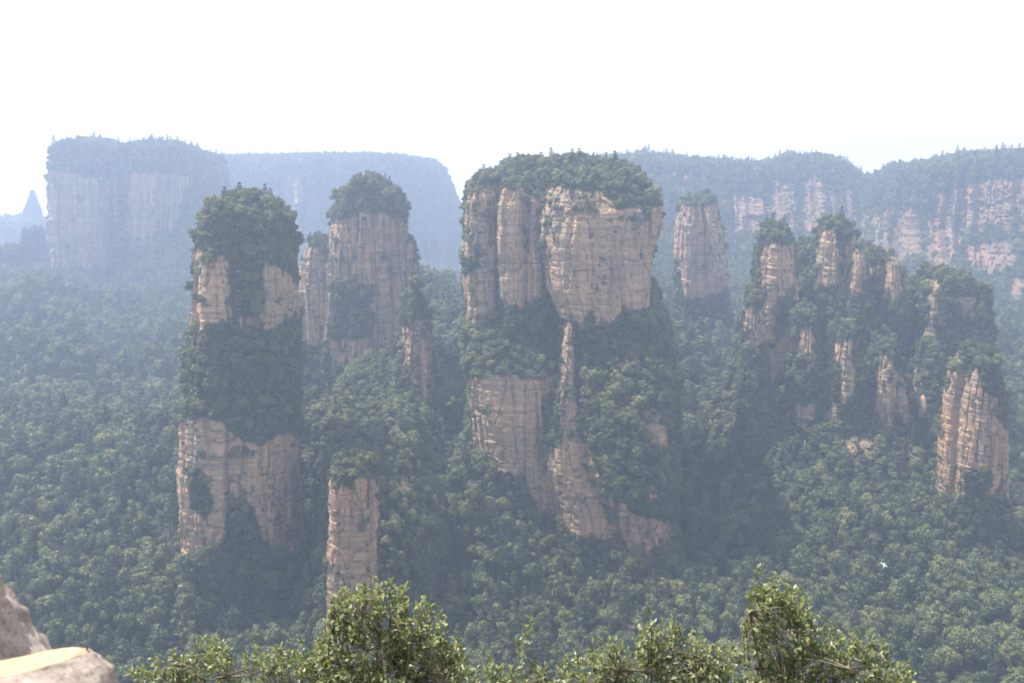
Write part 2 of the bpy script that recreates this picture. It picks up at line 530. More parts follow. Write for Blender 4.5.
def loft(rows, step, n_exp=3.0, amp=1.0, seed=0, cap=4.0, sky_line=None, twist=0.0, taper_in=0.0):
    """rows: (py, xl, xr, d_front, d_back) top to bottom. A closed body of rock, widths and depths in metres from the rows."""
    Z, CX, CY, HX, HY = [], [], [], [], []
    for (py, xl, xr, df, db) in rows:
        z = at(512, py, df)[2]
        dm = (df + db) / 2
        pyd = py
        x0 = at(xl, pyd, df + (db - df) * 0.35)[0]; x1 = at(xr, pyd, df + (db - df) * 0.35)[0]
        Z.append(z); CX.append((x0 + x1) / 2); HX.append((x1 - x0) / 2); CY.append(dm); HY.append((db - df) / 2)
    Z, CX, CY, HX, HY = map(np.array, (Z, CX, CY, HX, HY))
    # extend below the ground
    Z = np.r_[Z, Z[-1] - 45]; CX = np.r_[CX, CX[-1]]; CY = np.r_[CY, CY[-1]]; HX = np.r_[HX, HX[-1] * 1.08]; HY = np.r_[HY, HY[-1] * 1.08]
    zt, zb = Z[0], Z[-1]
    nz = max(8, int((zt - zb) / step))
    zz = np.linspace(zt, zb, nz)
    f = lambda A: np.interp(-zz, -Z, A)
    cx, cyy, hx, hy = f(CX), f(CY), f(HX), f(HY)
    # rounded top: extra rings shrinking inwards
    nc = max(5, int(max(hx[0], hy[0]) / step / 1.6)); nc = min(nc, 40)
    tt = np.linspace(0.02, 1, nc, endpoint=False)
    zcap = zt + cap * np.sqrt(np.clip(1 - tt ** 2.2, 0, 1)) * 1.0
    zz = np.r_[zcap, zz]; cx = np.r_[np.full(nc, cx[0]), cx]; cyy = np.r_[np.full(nc, cyy[0]), cyy]
    hx0, hy0 = hx[0], hy[0]
    hx = np.r_[hx0 * tt, hx]; hy = np.r_[hy0 * tt, hy]
    per = 2.2 * (HX.max() + HY.max()) * 1.6
    nt_ = max(24, int(per / step))
    # even spacing along the super-ellipse
    th = np.linspace(0, 2 * np.pi, 4000)
    ex = np.sign(np.cos(th)) * np.abs(np.cos(th)) ** (2 / n_exp) * HX.mean()
    ey = np.sign(np.sin(th)) * np.abs(np.sin(th)) ** (2 / n_exp) * HY.mean()
    s = np.r_[0, np.cumsum(np.hypot(np.diff(ex), np.diff(ey)))]
    th = np.interp(np.linspace(0, s[-1], nt_, endpoint=False), s, th)
    ux = np.sign(np.cos(th)) * np.abs(np.cos(th)) ** (2 / n_exp)
    uy = np.sign(np.sin(th)) * np.abs(np.sin(th)) ** (2 / n_exp)
    X = cx[:, None] + hx[:, None] * ux[None]
    Y = cyy[:, None] + hy[:, None] * uy[None]
    ZZ = np.repeat(zz[:, None], nt_, 1)
    nx = np.sign(ux) * np.abs(ux) ** (n_exp - 1) / HX.mean()
    ny = np.sign(uy) * np.abs(uy) ** (n_exp - 1) / HY.mean()
    ln = np.hypot(nx, ny); nx, ny = nx / ln, ny / ln
    rowf = np.r_[tt * 0.8, np.ones(len(zz) - nc)]
    D = rock_disp(X, Y, ZZ, amp, seed)
    D = (D + facets(s[-1], ZZ, zt, seed, 5 * noise(X / 18, Y / 18, 0 * X, seed + 61)) * amp * (1.0 if step < 1.6 else step * 0.8)) * rowf[:, None]
    X = X + nx[None] * D; Y = Y + ny[None] * D
    ZZ = ZZ + fbm(X / 12, Y / 12, 0 * X, 3, seed + 77) * 1.8 * (1 - np.clip((zt - ZZ) / 25, 0, 1)) * (0.4 + amp * 0.6)
    if sky_line is not None:
        px, _ = project(np.stack([X, Y, ZZ], -1))
        sx = np.array([p for p, _ in sky_line]); sy = np.array([p for _, p in sky_line])
        zs = at(512, np.interp(px, sx, sy), rows[0][3])[..., 2]
        k_ = np.clip((ZZ - zb) / (zt - zb), 0, 1.3) ** 2.5
        ZZ = ZZ + (zs - zt) * k_
    V = np.stack([X, Y, ZZ], -1)
    nr = len(zz)
    i0 = np.arange(nr - 1)[:, None] * nt_ + np.arange(nt_)[None]
    i1 = np.arange(nr - 1)[:, None] * nt_ + (np.arange(nt_)[None] + 1) % nt_
    Fq = np.stack([i0, i0 + nt_, i1 + nt_, i1], -1).reshape(-1, 4)
    V = V.reshape(-1, 3)
    return V, Fq

def face_data(V, Fq):
    a_, b_, c_, d_ = (V[Fq[:, k]] for k in range(4))
    n = np.cross(c_ - a_, d_ - b_)
    ar = np.linalg.norm(n, axis=1) / 2
    n = n / np.maximum(2 * ar[:, None], 1e-9)
    return (a_ + b_ + c_ + d_) / 4, n, ar

ROCK_BODIES = []
def rock_body(name, V, Fq, mat, veg_polys=(), rock_polys=None, back_veg=0.45, dens=0.16, size=(0.6, 1.15), kinds=(('shrub', 0.85), ('round', 0.15)),
              top_kinds=(('round', 0.75), ('pine', 0.07), ('shrub', 0.4)), top_size=(0.35, 0.85), top_dens=0.10, where="cliff", parent=None, jit=3.0, seed=0, stray=0.02, top_where=None, bare=9.0, bare_tops=False):
    """one body of rock; its plants are collected for the cover. rock_polys given: covered except there; else bare except veg_polys."""
    r = np.random.default_rng(seed + 1000)
    def mask(P, Nn):
        px, py = project(P)
        jx = noise(P[:, 0] / 6, P[:, 1] / 6, P[:, 2] / 6, seed + 5) * jit + noise(P[:, 0] / 2, P[:, 1] / 2, P[:, 2] / 2, seed + 6) * jit * 0.6
        jy = noise(P[:, 0] / 6, P[:, 1] / 6, P[:, 2] / 6, seed + 8) * jit
        view = P / np.linalg.norm(P, axis=1, keepdims=True)
        front = (Nn * view).sum(1) < 0.12
        if rock_polys is not None:
            m = ~inany(px + jx, py + jy, rock_polys)
            m &= fbm(P[:, 0] / 15, P[:, 1] / 15, P[:, 2] / 34, 3, seed + 71) < bare
        else:
            m = inany(px + jx, py + jy, veg_polys)
        nb = fbm(P[:, 0] / 30, P[:, 1] / 30, P[:, 2] / 20, 2, seed + 41)
        back = nb > (0.5 - back_veg) * 1.2
        up_ = Nn[:, 2] > 0.62
        return np.where(front, m, back) | (up_ & ~(front & bare_tops & ~m))
    C, Nn, ar = face_data(V, Fq)
    fm = mask(C, Nn)
    vn = np.zeros(len(V)); vc = np.zeros(len(V))
    for k in range(4):
        np.add.at(vn, Fq[:, k], fm); np.add.at(vc, Fq[:, k], 1)
    me = mesh_np(name, V, Fq, smooth=False, attrs={"veg": vn / np.maximum(vc, 1)})
    o = obj(name, me, (mat,), parent)
    top = (Nn[:, 2] > 0.62) & fm
    pr = np.where(fm & ~top, dens, 0) + np.where(top, top_dens, 0) + np.where(~fm & (fbm(C[:, 0] / 5, C[:, 1] / 5, C[:, 2] / 13, 2, seed + 3) > 0.42), stray * 2, 0) + np.where(~fm & (Nn[:, 2] > 0.3), stray * 4, 0)
    lam = pr * ar
    cnt = r.poisson(lam)
    sel = np.repeat(np.arange(len(Fq)), cnt)
    uu, vv = r.random(len(sel))[:, None], r.random(len(sel))[:, None]
    a_, b_, c_, d_ = (V[Fq[sel, k]] for k in range(4))
    P = (a_ * (1 - uu) + b_ * uu) * (1 - vv) + (d_ * (1 - uu) + c_ * uu) * vv
    px, py = project(P)
    vis = (px > -140) & (px < W + 140)
    st = ~fm[sel] & ~top[sel]
    tp = top[sel]
    side = ~tp & ~st
    add_plants(P[side & vis] - Nn[sel][side & vis] * 0.4 - np.array([0, 0, 0.7]), list(kinds), size, where, r)
    add_plants(P[tp & vis] - np.array([0, 0, 0.5]), list(top_kinds), top_size, top_where or where, r)
    add_plants(P[st & vis] - np.array([0, 0, 0.5]), [('shrub', 1)], (0.25, 0.6), where, r)
    return o

def rows_fix(rows, df, th):
    return [(r_[0], r_[1], r_[2], df, df + th) if len(r_) == 3 else ((r_[0], r_[1], r_[2], r_[3], r_[3] + th) if len(r_) == 4 else r_) for r_ in rows]

def empty(name, loc):
    o = bpy.data.objects.new(name, None)
    COL.objects.link(o)
    o.location = loc
    return o

def keep(o, parent):
    o.parent = parent
    o.matrix_parent_inverse = Matrix.Translation(parent.location).inverted()
    return o

PG = "sandstone pillars rising from the forest"

# --- slender pillar at the left
R_ = rows_fix([(215, 213, 266), (224, 205, 276), (255, 200, 285), (300, 198, 289), (330, 196, 290), (360, 191, 293), (400, 187, 294), (440, 184, 294), (480, 184, 293), (520, 187, 293), (556, 189, 294), (620, 180, 305)], 468, 58)
V, Fq = loft(R_, 0.85, 2.8, 0.85, 101, cap=2.5)
o = rock_body("rock_pillar", V, Fq, ROCK, veg_polys=[
    [(180, 170), (310, 170), (308, 292), (288, 275), (264, 262), (258, 318), (234, 318), (226, 256), (182, 250)],
    [(165, 345), (188, 332), (225, 320), (262, 330), (300, 318), (315, 340), (315, 442), (285, 432), (262, 446), (240, 440), (222, 422), (165, 416)],
    [(186, 470), (200, 466), (214, 500), (206, 522), (190, 510)],
    [(150, 562), (205, 556), (224, 540), (230, 506), (244, 497), (256, 516), (272, 556), (300, 556), (330, 530), (330, 720), (150, 720)]],
    where="left pillar", seed=1, top_size=(0.4, 0.95), top_dens=0.13, top_where="left cap")
tag(o, "tall slender sandstone pillar with leafy cap and green belt round its middle, left front", "rock pillar", PG)

# --- second pillar behind it
b2 = empty("rock_pillar", at(365, 420, 715))
tag(b2, "hazy stepped sandstone pillar with rounded green top, behind and right of the slender one", "rock pillar", PG)
vp = [[(320, 160), (410, 160), (409, 226), (385, 214), (350, 217), (320, 226)], [(331, 284), (372, 286), (374, 338), (331, 342)],
      [(280, 348), (330, 342), (330, 370), (398, 372), (400, 335), (425, 315), (435, 520), (280, 520)]]
for nm, rw, df, th, sd, ex in (("tower", [(190, 353, 384), (198, 342, 394), (212, 333, 400), (250, 329, 402), (290, 326, 405), (330, 322, 408), (380, 314, 412), (440, 304, 418)], 690, 62, 111, 3.0),
                           ("shoulder", [(250, 306, 330), (268, 299, 336), (300, 295, 340), (345, 294, 342), (420, 294, 346)], 700, 45, 112, 2.6),
                           ("shoulder", [(249, 397, 412), (280, 394, 417), (330, 393, 420), (400, 393, 424)], 712, 40, 113, 2.6)):
    V, Fq = loft(rows_fix(rw, df, th), 1.2, ex, 0.85, sd, cap=5)
    keep(rock_body(nm, V, Fq, ROCK, veg_polys=vp, where="second pillar", seed=sd, top_dens=0.1, dens=0.12), b2)

# --- wooded peak in front of it
V, Fq = loft([(296, 412, 419, 606, 625), (320, 403, 428, 602, 640), (360, 397, 434, 594, 650), (400, 386, 438, 585, 655), (450, 365, 445, 570, 660), (500, 355, 455, 550, 660)], 1.1, 2.2, 0.9, 121, cap=5)
o = rock_body("rock_peak", V, Fq, ROCK, rock_polys=[[(403, 328), (420, 318), (431, 330), (436, 402), (420, 398), (404, 404)]], where="peak", seed=2, bare=0.4, dens=0.11)
tag(o, "pointed wooded peak with bare cliff on its right side, below the hazy stepped pillar", "rock peak", "wooded rock peaks")

# --- spur running down towards the camera
V, Fq = loft([(388, 352, 388, 600, 680), (410, 338, 402, 560, 670), (440, 332, 410, 500, 650), (470, 332, 416, 468, 640), (500, 334, 420, 455, 630), (560, 325, 440, 440, 600)], 1.3, 2.4, 0.8, 131, cap=6)
o = rock_body("rock_spur", V, Fq, ROCK, rock_polys=[[(372, 480), (395, 478), (413, 482), (410, 495), (372, 492)]], where="spur", seed=3, dens=0.07, kinds=(('shrub', 0.5), ('round', 0.5)), size=(0.7, 1.1))
tag(o, "forested spur running down from the peak to the small front pillar", "rock spur")

# --- little pillar in front
V, Fq = loft(rows_fix([(478, 338, 368), (490, 331, 373), (540, 330, 375), (600, 328, 377), (680, 325, 380)], 412, 26), 0.65, 3.2, 0.6, 141, cap=4)
o = rock_body("rock_pillar", V, Fq, ROCK_RED, veg_polys=[[(315, 430), (390, 430), (382, 482), (362, 478), (350, 488), (328, 480)]], where="front pillar", seed=4, stray=0.012, top_size=(0.45, 0.7))
tag(o, "small bare reddish pillar with bushes on top, directly above the foreground shrubs", "rock pillar", PG)

# --- broad pillar in the middle
bm_ = empty("rock_pillar", at(570, 560, 560))
tag(bm_, "broad massive sandstone pillar in the middle with flat wooded top and cliffs below", "rock pillar", PG)
vp = [[(440, 140), (680, 140), (668, 206), (640, 206), (620, 208), (600, 192), (575, 190), (557, 186), (530, 182), (515, 192), (500, 186), (480, 188), (440, 192)],
      [(445, 345), (462, 322), (480, 325), (500, 306), (520, 308), (530, 302), (548, 296), (556, 320), (560, 372), (540, 382), (500, 374), (470, 380), (445, 372)],
      [(541, 398), (560, 392), (562, 444), (548, 452)],
      [(462, 400), (474, 448), (496, 468), (526, 484), (540, 512), (562, 540), (600, 575), (400, 640), (430, 400)],
      [(572, 322), (610, 326), (622, 312), (650, 306), (690, 320), (690, 480), (600, 480), (580, 440), (575, 380)],
      [(462, 258), (478, 250), (482, 268), (464, 278)],
      [(530, 508), (552, 516), (568, 530), (600, 541), (640, 560), (640, 640), (500, 640)], [(586, 470), (604, 500), (640, 520), (640, 470), (600, 440)]]
for nm, rw, th, sd, ex, stp, am in (
        ("summit_block", [(186, 552, 634, 548), (200, 544, 652, 545), (212, 541, 659, 543), (232, 539, 657, 541), (250, 538, 650, 541), (290, 545, 647, 540), (318, 556, 646, 540), (340, 566, 645, 540), (420, 570, 645, 540)], 95, 151, 4.0, 0.8, 0.7),
        ("column", [(190, 471, 496, 568), (205, 465, 499, 566), (260, 463, 501, 565), (320, 466, 500, 565), (390, 466, 500, 565)], 70, 152, 3.0, 0.8, 0.7),
        ("column", [(190, 502, 524, 560), (205, 498, 527, 558), (260, 497, 529, 558), (310, 499, 528, 558), (390, 499, 528, 558)], 60, 153, 3.0, 0.8, 0.6),
        ("column", [(200, 526, 541, 566), (250, 525, 544, 563), (300, 525, 546, 560), (390, 524, 548, 560)], 50, 154, 2.6, 0.8, 0.7),
        ("summit_plateau", [(174, 500, 628, 585), (185, 482, 644, 580), (200, 470, 652, 578), (330, 468, 650, 578), (450, 470, 650, 578)], 95, 155, 3.6, 1.2, 0.8),
        ("cliff_wall", [(312, 472, 540, 572), (345, 463, 552, 556), (376, 465, 562, 542), (420, 471, 566, 540), (460, 476, 570, 540), (530, 490, 580, 538), (600, 480, 600, 530)], 110, 156, 3.4, 0.8, 0.7),
        ("rock_rib", [(326, 563, 574, 541), (350, 561, 575, 538), (380, 559, 575, 535), (410, 553, 579, 532), (440, 548, 592, 529), (475, 546, 606, 526), (515, 556, 622, 523), (570, 556, 640, 520)], 60, 157, 3.2, 0.6, 0.6)):
    V, Fq = loft(rows_fix(rw, 0, th), stp, ex, am, sd, cap=4)
    keep(rock_body(nm, V, Fq, ROCK_PALE if nm == "rock_rib" else ROCK, veg_polys=vp, where="broad pillar", seed=sd, top_dens=0.11, top_size=(0.35, 0.9), stray=0.012, top_where="broad cap"), bm_)
V, Fq = loft(rows_fix([(308, 606, 648, 556), (335, 582, 662, 545), (380, 571, 672, 530), (430, 568, 675, 520), (480, 574, 672, 515), (520, 588, 669, 514), (556, 606, 668, 513), (640, 590, 690, 500)], 0, 110), 0.85, 2.8, 0.9, 158, cap=5)
keep(rock_body("buttress", V, Fq, ROCK_RED, rock_polys=[
    [(588, 474), (600, 488), (618, 504), (640, 516), (672, 526), (672, 558), (645, 560), (614, 545), (590, 534)],
    [(643, 414), (655, 408), (664, 416), (668, 452), (656, 455), (649, 436)],
    [(596, 566), (622, 570), (652, 600), (645, 616), (618, 600)],
    [(560, 425), (588, 432), (600, 480), (612, 530), (566, 545)]], where="broad pillar", seed=5, bare=0.62, dens=0.13, size=(0.85, 1.4), kinds=(('shrub', 0.65), ('round', 0.35))), bm_)

# --- pillar half hidden behind it
b5 = empty("rock_pillar", at(702, 330, 860))
tag(b5, "pale twin-topped pillar standing back between the broad pillar and the wooded crags", "rock pillar", PG)
for rw, sd in (([(206, 683, 700), (225, 679, 704), (255, 677, 706), (300, 677, 709), (350, 672, 712)], 161), ([(203, 702, 717), (225, 701, 720), (245, 700, 722), (296, 700, 727), (350, 700, 734)], 162)):
    V, Fq = loft(rows_fix(rw, 850, 42), 1.3, 3.0, 0.8, sd, cap=4)
    keep(rock_body("column", V, Fq, ROCK_PALE, veg_polys=[[(670, 180), (725, 180), (722, 204), (700, 208), (676, 206)], [(655, 262), (676, 258), (684, 300), (712, 296), (735, 288), (745, 420), (655, 420)]], where="pale pillar", seed=sd, dens=0.1, top_dens=0.06, stray=0.025), b5)

# --- wooded crags at the right
b6 = empty("rock_ridge", at(860, 480, 620))
tag(b6, "cluster of wooded crags and pinnacles on the right, thick with trees below", "rock ridge")
rp = [[(753, 318), (762, 315), (764, 350), (756, 356)], [(774, 300), (788, 296), (786, 345), (776, 372), (768, 355)], [(792, 400), (806, 396), (812, 412), (800, 420)],
      [(838, 438), (856, 440), (870, 450), (866, 460), (845, 452)], [(899, 432), (910, 428), (914, 462), (906, 474), (900, 455)], [(838, 360), (850, 356), (856, 385), (842, 392)],
      [(968, 312), (980, 318), (984, 335), (972, 332)], [(805, 380), (812, 372), (818, 400), (808, 402)]]
V, Fq = loft([(268, 802, 878, 672, 760), (292, 780, 902, 662, 760), (325, 764, 948, 648, 760), (365, 752, 975, 630, 760), (400, 746, 988, 610, 760), (440, 738, 1005, 586, 760), (480, 728, 1015, 572, 760), (520, 716, 1025, 545, 760), (570, 700, 1035, 515, 760)], 1.5, 2.6, 1.7, 171, cap=8)
keep(rock_body("ridge_body", V, Fq, ROCK, rock_polys=rp, where="crags", seed=6, bare=0.5, dens=0.06, kinds=(('shrub', 0.3), ('round', 0.5), ('tall', 0.2)), size=(0.6, 1.35)), b6)
pins = [([(237, 769, 790), (250, 763, 797), (290, 759, 800), (330, 753, 800), (400, 748, 792)], 632, 32, 172),
        ([(230, 823, 848), (246, 818, 853), (290, 813, 857), (340, 806, 862), (420, 800, 870)], 640, 32, 173),
        ([(257, 855, 866), (275, 853, 869), (300, 851, 873), (360, 846, 880)], 628, 14, 174),
        ([(262, 889, 900), (280, 887, 903), (310, 885, 907), (370, 880, 912)], 624, 15, 175),
        ([(286, 928, 972), (300, 919, 984), (340, 915, 986), (400, 905, 988), (460, 900, 992)], 612, 45, 176),
        ([(300, 747, 757), (320, 744, 762), (360, 743, 768), (420, 740, 775)], 606, 18, 177),
        ([(262, 872, 884), (285, 868, 890), (330, 862, 895)], 645, 22, 178),
        ([(322, 800, 811), (340, 797, 818), (380, 792, 824), (440, 786, 834), (480, 780, 845)], 604, 30, 179),
        ([(336, 838, 850), (360, 833, 858), (420, 826, 868), (470, 818, 880)], 592, 30, 180),
        ([(348, 880, 892), (380, 876, 900), (440, 870, 910), (490, 864, 920)], 586, 30, 182),
        ([(362, 925, 937), (400, 919, 946), (450, 912, 955)], 584, 30, 183)]
for q, (rw, df, th, sd) in enumerate(pins):
    V, Fq = loft(rows_fix(rw, df, th), 1.0, 2.6, 0.7, sd, cap=4)
    keep(rock_body("pinnacle", V, Fq, ROCK, rock_polys=[
        [(761, 246), (797, 246), (794, 262), (799, 290), (778, 296), (772, 340), (756, 345), (750, 330), (766, 300), (760, 290)],
        [(815, 248), (840, 250), (846, 262), (830, 270), (834, 285), (816, 290)],
        [(852, 252), (862, 250), (868, 275), (858, 298), (850, 296)], [(886, 258), (896, 258), (902, 290), (896, 305), (886, 300)],
        [(935, 268), (946, 266), (950, 282), (938, 288)], [(946, 294), (975, 300), (974, 318), (960, 314)],
        [(744, 305), (756, 302), (760, 350), (746, 360)], [(872, 268), (884, 266), (886, 284), (874, 290)],
        [(834, 346), (852, 340), (856, 390), (842, 402)], [(878, 358), (890, 352), (892, 375), (882, 380)], [(797, 330), (812, 326), (818, 356), (806, 372)]],
        where="crags", seed=sd, bare=0.5, dens=0.12, top_dens=0.12, stray=0.02), b6)

# --- lone pillar low at the right
V, Fq = loft(rows_fix([(366, 969, 992), (380, 961, 998), (405, 956, 1002), (450, 951, 1005), (500, 948, 1005), (560, 942, 1010)], 500, 34), 0.7, 2.8, 0.75, 181, cap=5)
o = rock_body("rock_pillar", V, Fq, ROCK_RED, veg_polys=[[(960, 340), (1015, 340), (1010, 402), (992, 398), (980, 385), (976, 368), (962, 374)], [(990, 405), (1015, 400), (1015, 432), (1000, 428)], [(930, 505), (960, 496), (985, 494), (1020, 500), (1020, 600), (930, 600)], [(960, 470), (985, 468), (990, 492), (968, 500)]],
              where="lone pillar", seed=7, stray=0.03, top_size=(0.4, 0.7))
tag(o, "short orange-faced pillar low at the right edge with bushes on its shoulder", "rock pillar", PG)

# --- hazy table mountain at the far left
ml = empty("table_mountain", at(125, 280, 1479))
tag(ml, "blue hazy table mountain with two cliff faces and trees along its top, far left", "mountain")
vp = [[(30, 120), (230, 120), (215, 185), (190, 178), (172, 172), (126, 174), (120, 180), (60, 172), (45, 172)], [(116, 170), (127, 170), (130, 260), (118, 260)],
      [(40, 275), (60, 268), (100, 272), (125, 262), (133, 278), (145, 268), (160, 240), (178, 225), (190, 172), (240, 172), (240, 420), (20, 420)]]
for nm, rw, sd in (("cliff_face", [(150, 66, 114, 1428), (162, 64, 118, 1424), (215, 66, 119, 1423), (270, 71, 119, 1423), (330, 60, 136, 1376)], 191),
                   ("cliff_face", [(152, 131, 178, 1458), (165, 128, 184, 1452), (215, 130, 182, 1451), (262, 132, 176, 1451), (330, 114, 196, 1385)], 192),
                   ("wooded_shoulder", [(166, 176, 196, 1479), (184, 168, 204, 1472), (240, 150, 214, 1462), (300, 120, 230, 1376), (350, 90, 250, 1247)], 193)):
    V, Fq = loft(rows_fix(rw, 0, 230), 2.6, 5.0, 1.3, sd, cap=2, sky_line=[(40, 156), (50, 152), (62, 149), (85, 147), (105, 148), (122, 153), (135, 150), (155, 149), (178, 152), (195, 157), (212, 163)])
    keep(rock_body(nm, V, Fq, ROCK_PALE, veg_polys=vp, where="table mountain", seed=sd, dens=0.05, kinds=(('round', 0.6), ('tall', 0.3)), size=(0.8, 1.1), top_dens=0.022, top_size=(0.9, 1.7), stray=0.002, jit=2.5), ml)
# spurs on the left skyline
for rw, df, th, sd, lab in (([(236, 28, 34), (250, 25, 37), (275, 18, 44), (300, 5, 60)], 1500, 70, 194, "small wooded pinnacle left of the table mountain's foot"),
                       ([(256, -5, 10), (268, -14, 16), (300, -30, 30)], 1350, 80, 195, "low wooded knob on the left picture edge, under the hazy far spire")):
    V, Fq = loft(rows_fix(rw, df, th), 1.8, 2.4, 0.9, sd, cap=5)
    o = rock_body("rock_peak", V, Fq, ROCK, rock_polys=[], where="left peaks", seed=sd, dens=0.08, kinds=(('round', 0.5), ('pine', 0.5)), size=(0.5, 0.9), top_dens=0.08)
    tag(o, lab, "rock peak", "wooded rock peaks")
# far spire and hills, far plateau
V, Fq = loft(rows_fix([(194, 29.5, 34.5), (203, 26, 38), (214, 21, 42), (228, 15, 46), (245, 8, 52)], 2480, 16), 2.5, 2.2, 0.22, 196, cap=10)
o = rock_body("rock_spire", V, Fq, ROCK, rock_polys=[], where="far hills", seed=196, dens=0.003, size=(0.3, 0.6), top_size=(0.3, 0.5), kinds=(('round', 1),), top_dens=0.0)
tag(o, "pale blue spire on the far left skyline, almost lost in the haze", "rock spire")
V, Fq = loft(rows_fix([(226, -120, 70), (240, -160, 110), (275, -200, 200)], 2380, 160), 7, 2.4, 2.0, 197, cap=15)
o = rock_body("hills", V, Fq, ROCK, rock_polys=[], where="far hills", seed=197, dens=0.004, kinds=(('round', 1),), top_dens=0.004)
tag(o, "faint blue hills under the far spire on the left", "hills", kind="structure")
V, Fq = loft(rows_fix([(163, 130, 436, 2150), (172, 120, 446, 2140), (200, 115, 452, 2130), (260, 110, 458, 2060), (320, 90, 480, 1850)], 0, 380), 5, 5, 2.2, 198, cap=6,
             sky_line=[(100, 160), (205, 163), (300, 161), (390, 160), (418, 163), (436, 166), (446, 174), (453, 190), (460, 215), (500, 240)])
o = rock_body("hills", V, Fq, ROCK, rock_polys=[[(285, 175), (300, 175), (300, 235), (285, 235)]], where="far plateau", seed=198, dens=0.02, kinds=(('round', 0.7), ('tall', 0.3)), size=(0.8, 1.2), top_dens=0.012, top_size=(0.7, 1.1))
tag(o, "long flat blue plateau behind the two left pillars", "hills", kind="structure")

# --- back ridges at the right
V, Fq = loft([(166, 590, 880, 1500, 1900), (180, 585, 885, 1485, 1900), (225, 580, 890, 1440, 1900), (270, 570, 900, 1350, 1900), (320, 560, 920, 1180, 1900)], 2.4, 5, 2.6, 201, cap=5,
             sky_line=[(560, 172), (620, 166), (640, 163), (690, 170), (720, 172), (760, 174), (790, 166), (820, 165), (845, 172), (862, 184), (880, 196)])
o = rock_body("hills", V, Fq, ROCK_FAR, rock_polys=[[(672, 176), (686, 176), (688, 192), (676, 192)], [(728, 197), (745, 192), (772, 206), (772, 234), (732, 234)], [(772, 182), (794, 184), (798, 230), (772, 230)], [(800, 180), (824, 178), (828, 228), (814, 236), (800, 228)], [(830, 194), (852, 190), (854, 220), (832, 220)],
                                                   [(866, 212), (882, 210), (888, 250), (868, 250)]],
              where="back ridge", seed=201, jit=2.0, bare_tops=True, dens=0.045, kinds=(('round', 0.6), ('tall', 0.25), ('pine', 0.15)), size=(0.7, 1.1), top_dens=0.025, top_size=(0.5, 1.6), stray=0.0015)
tag(o, "long wooded ridge with pink cliff patches behind the pale twin-topped pillar", "hills", kind="structure")
V, Fq = loft([(170, 885, 1220, 1260, 1700), (185, 880, 1225, 1248, 1700), (230, 872, 1230, 1220, 1700), (300, 862, 1240, 1120, 1700), (360, 850, 1250, 1000, 1700)], 2.2, 5, 2.4, 202, cap=5,
             sky_line=[(860, 200), (880, 190), (890, 178), (905, 180), (925, 176), (960, 168), (1000, 165), (1100, 160), (1250, 165)])
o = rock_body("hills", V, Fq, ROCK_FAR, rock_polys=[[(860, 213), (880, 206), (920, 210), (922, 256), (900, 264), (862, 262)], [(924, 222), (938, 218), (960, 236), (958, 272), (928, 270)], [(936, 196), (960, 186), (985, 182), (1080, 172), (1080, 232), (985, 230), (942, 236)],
                                                   [(964, 246), (1012, 240), (1016, 272), (968, 274)], [(1005, 282), (1030, 278), (1030, 300), (1012, 300)]],
              where="back ridge", seed=202, jit=2.0, bare_tops=True, dens=0.05, kinds=(('round', 0.6), ('tall', 0.25), ('pine', 0.15)), size=(0.7, 1.1), top_dens=0.03, top_size=(0.5, 1.6), stray=0.0015)
tag(o, "wooded ridge with long pink cliff bands rising to the right edge", "hills", kind="structure")

# ------------------------------------------------------------------ terrain
CTRL = [(-300, 300, 950), (-300, 450, 640), (-300, 683, 400), (0, 278, 1250), (60, 288, 1250), (120, 310, 1150), (180, 325, 1100), (0, 350, 880), (100, 370, 820), (0, 450, 620), (100, 450, 605),
        (0, 560, 480), (100, 560, 470), (60, 700, 385), (150, 640, 430), (160, 560, 490), (240, 575, 480), (320, 600, 450), (310, 430, 620), (370, 430, 690), (440, 440, 610), (440, 340, 800),
        (450, 300, 1000), (500, 560, 500), (420, 600, 450), (450, 700, 390), (550, 600, 480), (600, 700, 390), (570, 540, 560), (700, 590, 490), (690, 480, 600), (720, 420, 700), (700, 345, 860),
        (740, 330, 950), (760, 700, 395), (760, 510, 570), (850, 500, 610), (950, 525, 555), (1024, 535, 530), (1024, 700, 385), (900, 600, 470), (1020, 420, 700), (1024, 340, 900),
        (1324, 340, 900), (1324, 535, 540), (1324, 700, 385), (250, 330, 1150), (250, 290, 1600), (420, 280, 1800), (760, 290, 1200), (1024, 290, 1200)]
cp = np.array([at(*c) for c in CTRL])
extra = []
for u in (-0.7, -0.35, 0, 0.35, 0.7):
    extra += [(u * 320, 320, -238), (u * 220, 220, -250), (u * 120, 120, -215), (u * 60, 60, -130), (u * 2000, 2000, -270), (u * 2600, 2600, -290)]
for x in (-1400, 1400):
    extra += [(x, 300, -120), (x, 900, -150), (x, 1800, -220)]
cp = np.r_[cp, np.array(extra, float)]
S_ = 500.0
def tps_k(d2):
    return 0.5 * d2 * np.log(d2 + 1e-9)
q2 = cp[:, :2] / S_
K = tps_k(((q2[:, None] - q2[None]) ** 2).sum(-1)) + np.eye(len(cp)) * 0.002
Pm = np.c_[np.ones(len(cp)), q2]
A_ = np.block([[K, Pm], [Pm.T, np.zeros((3, 3))]])
sol = np.linalg.solve(A_, np.r_[cp[:, 2], 0, 0, 0])
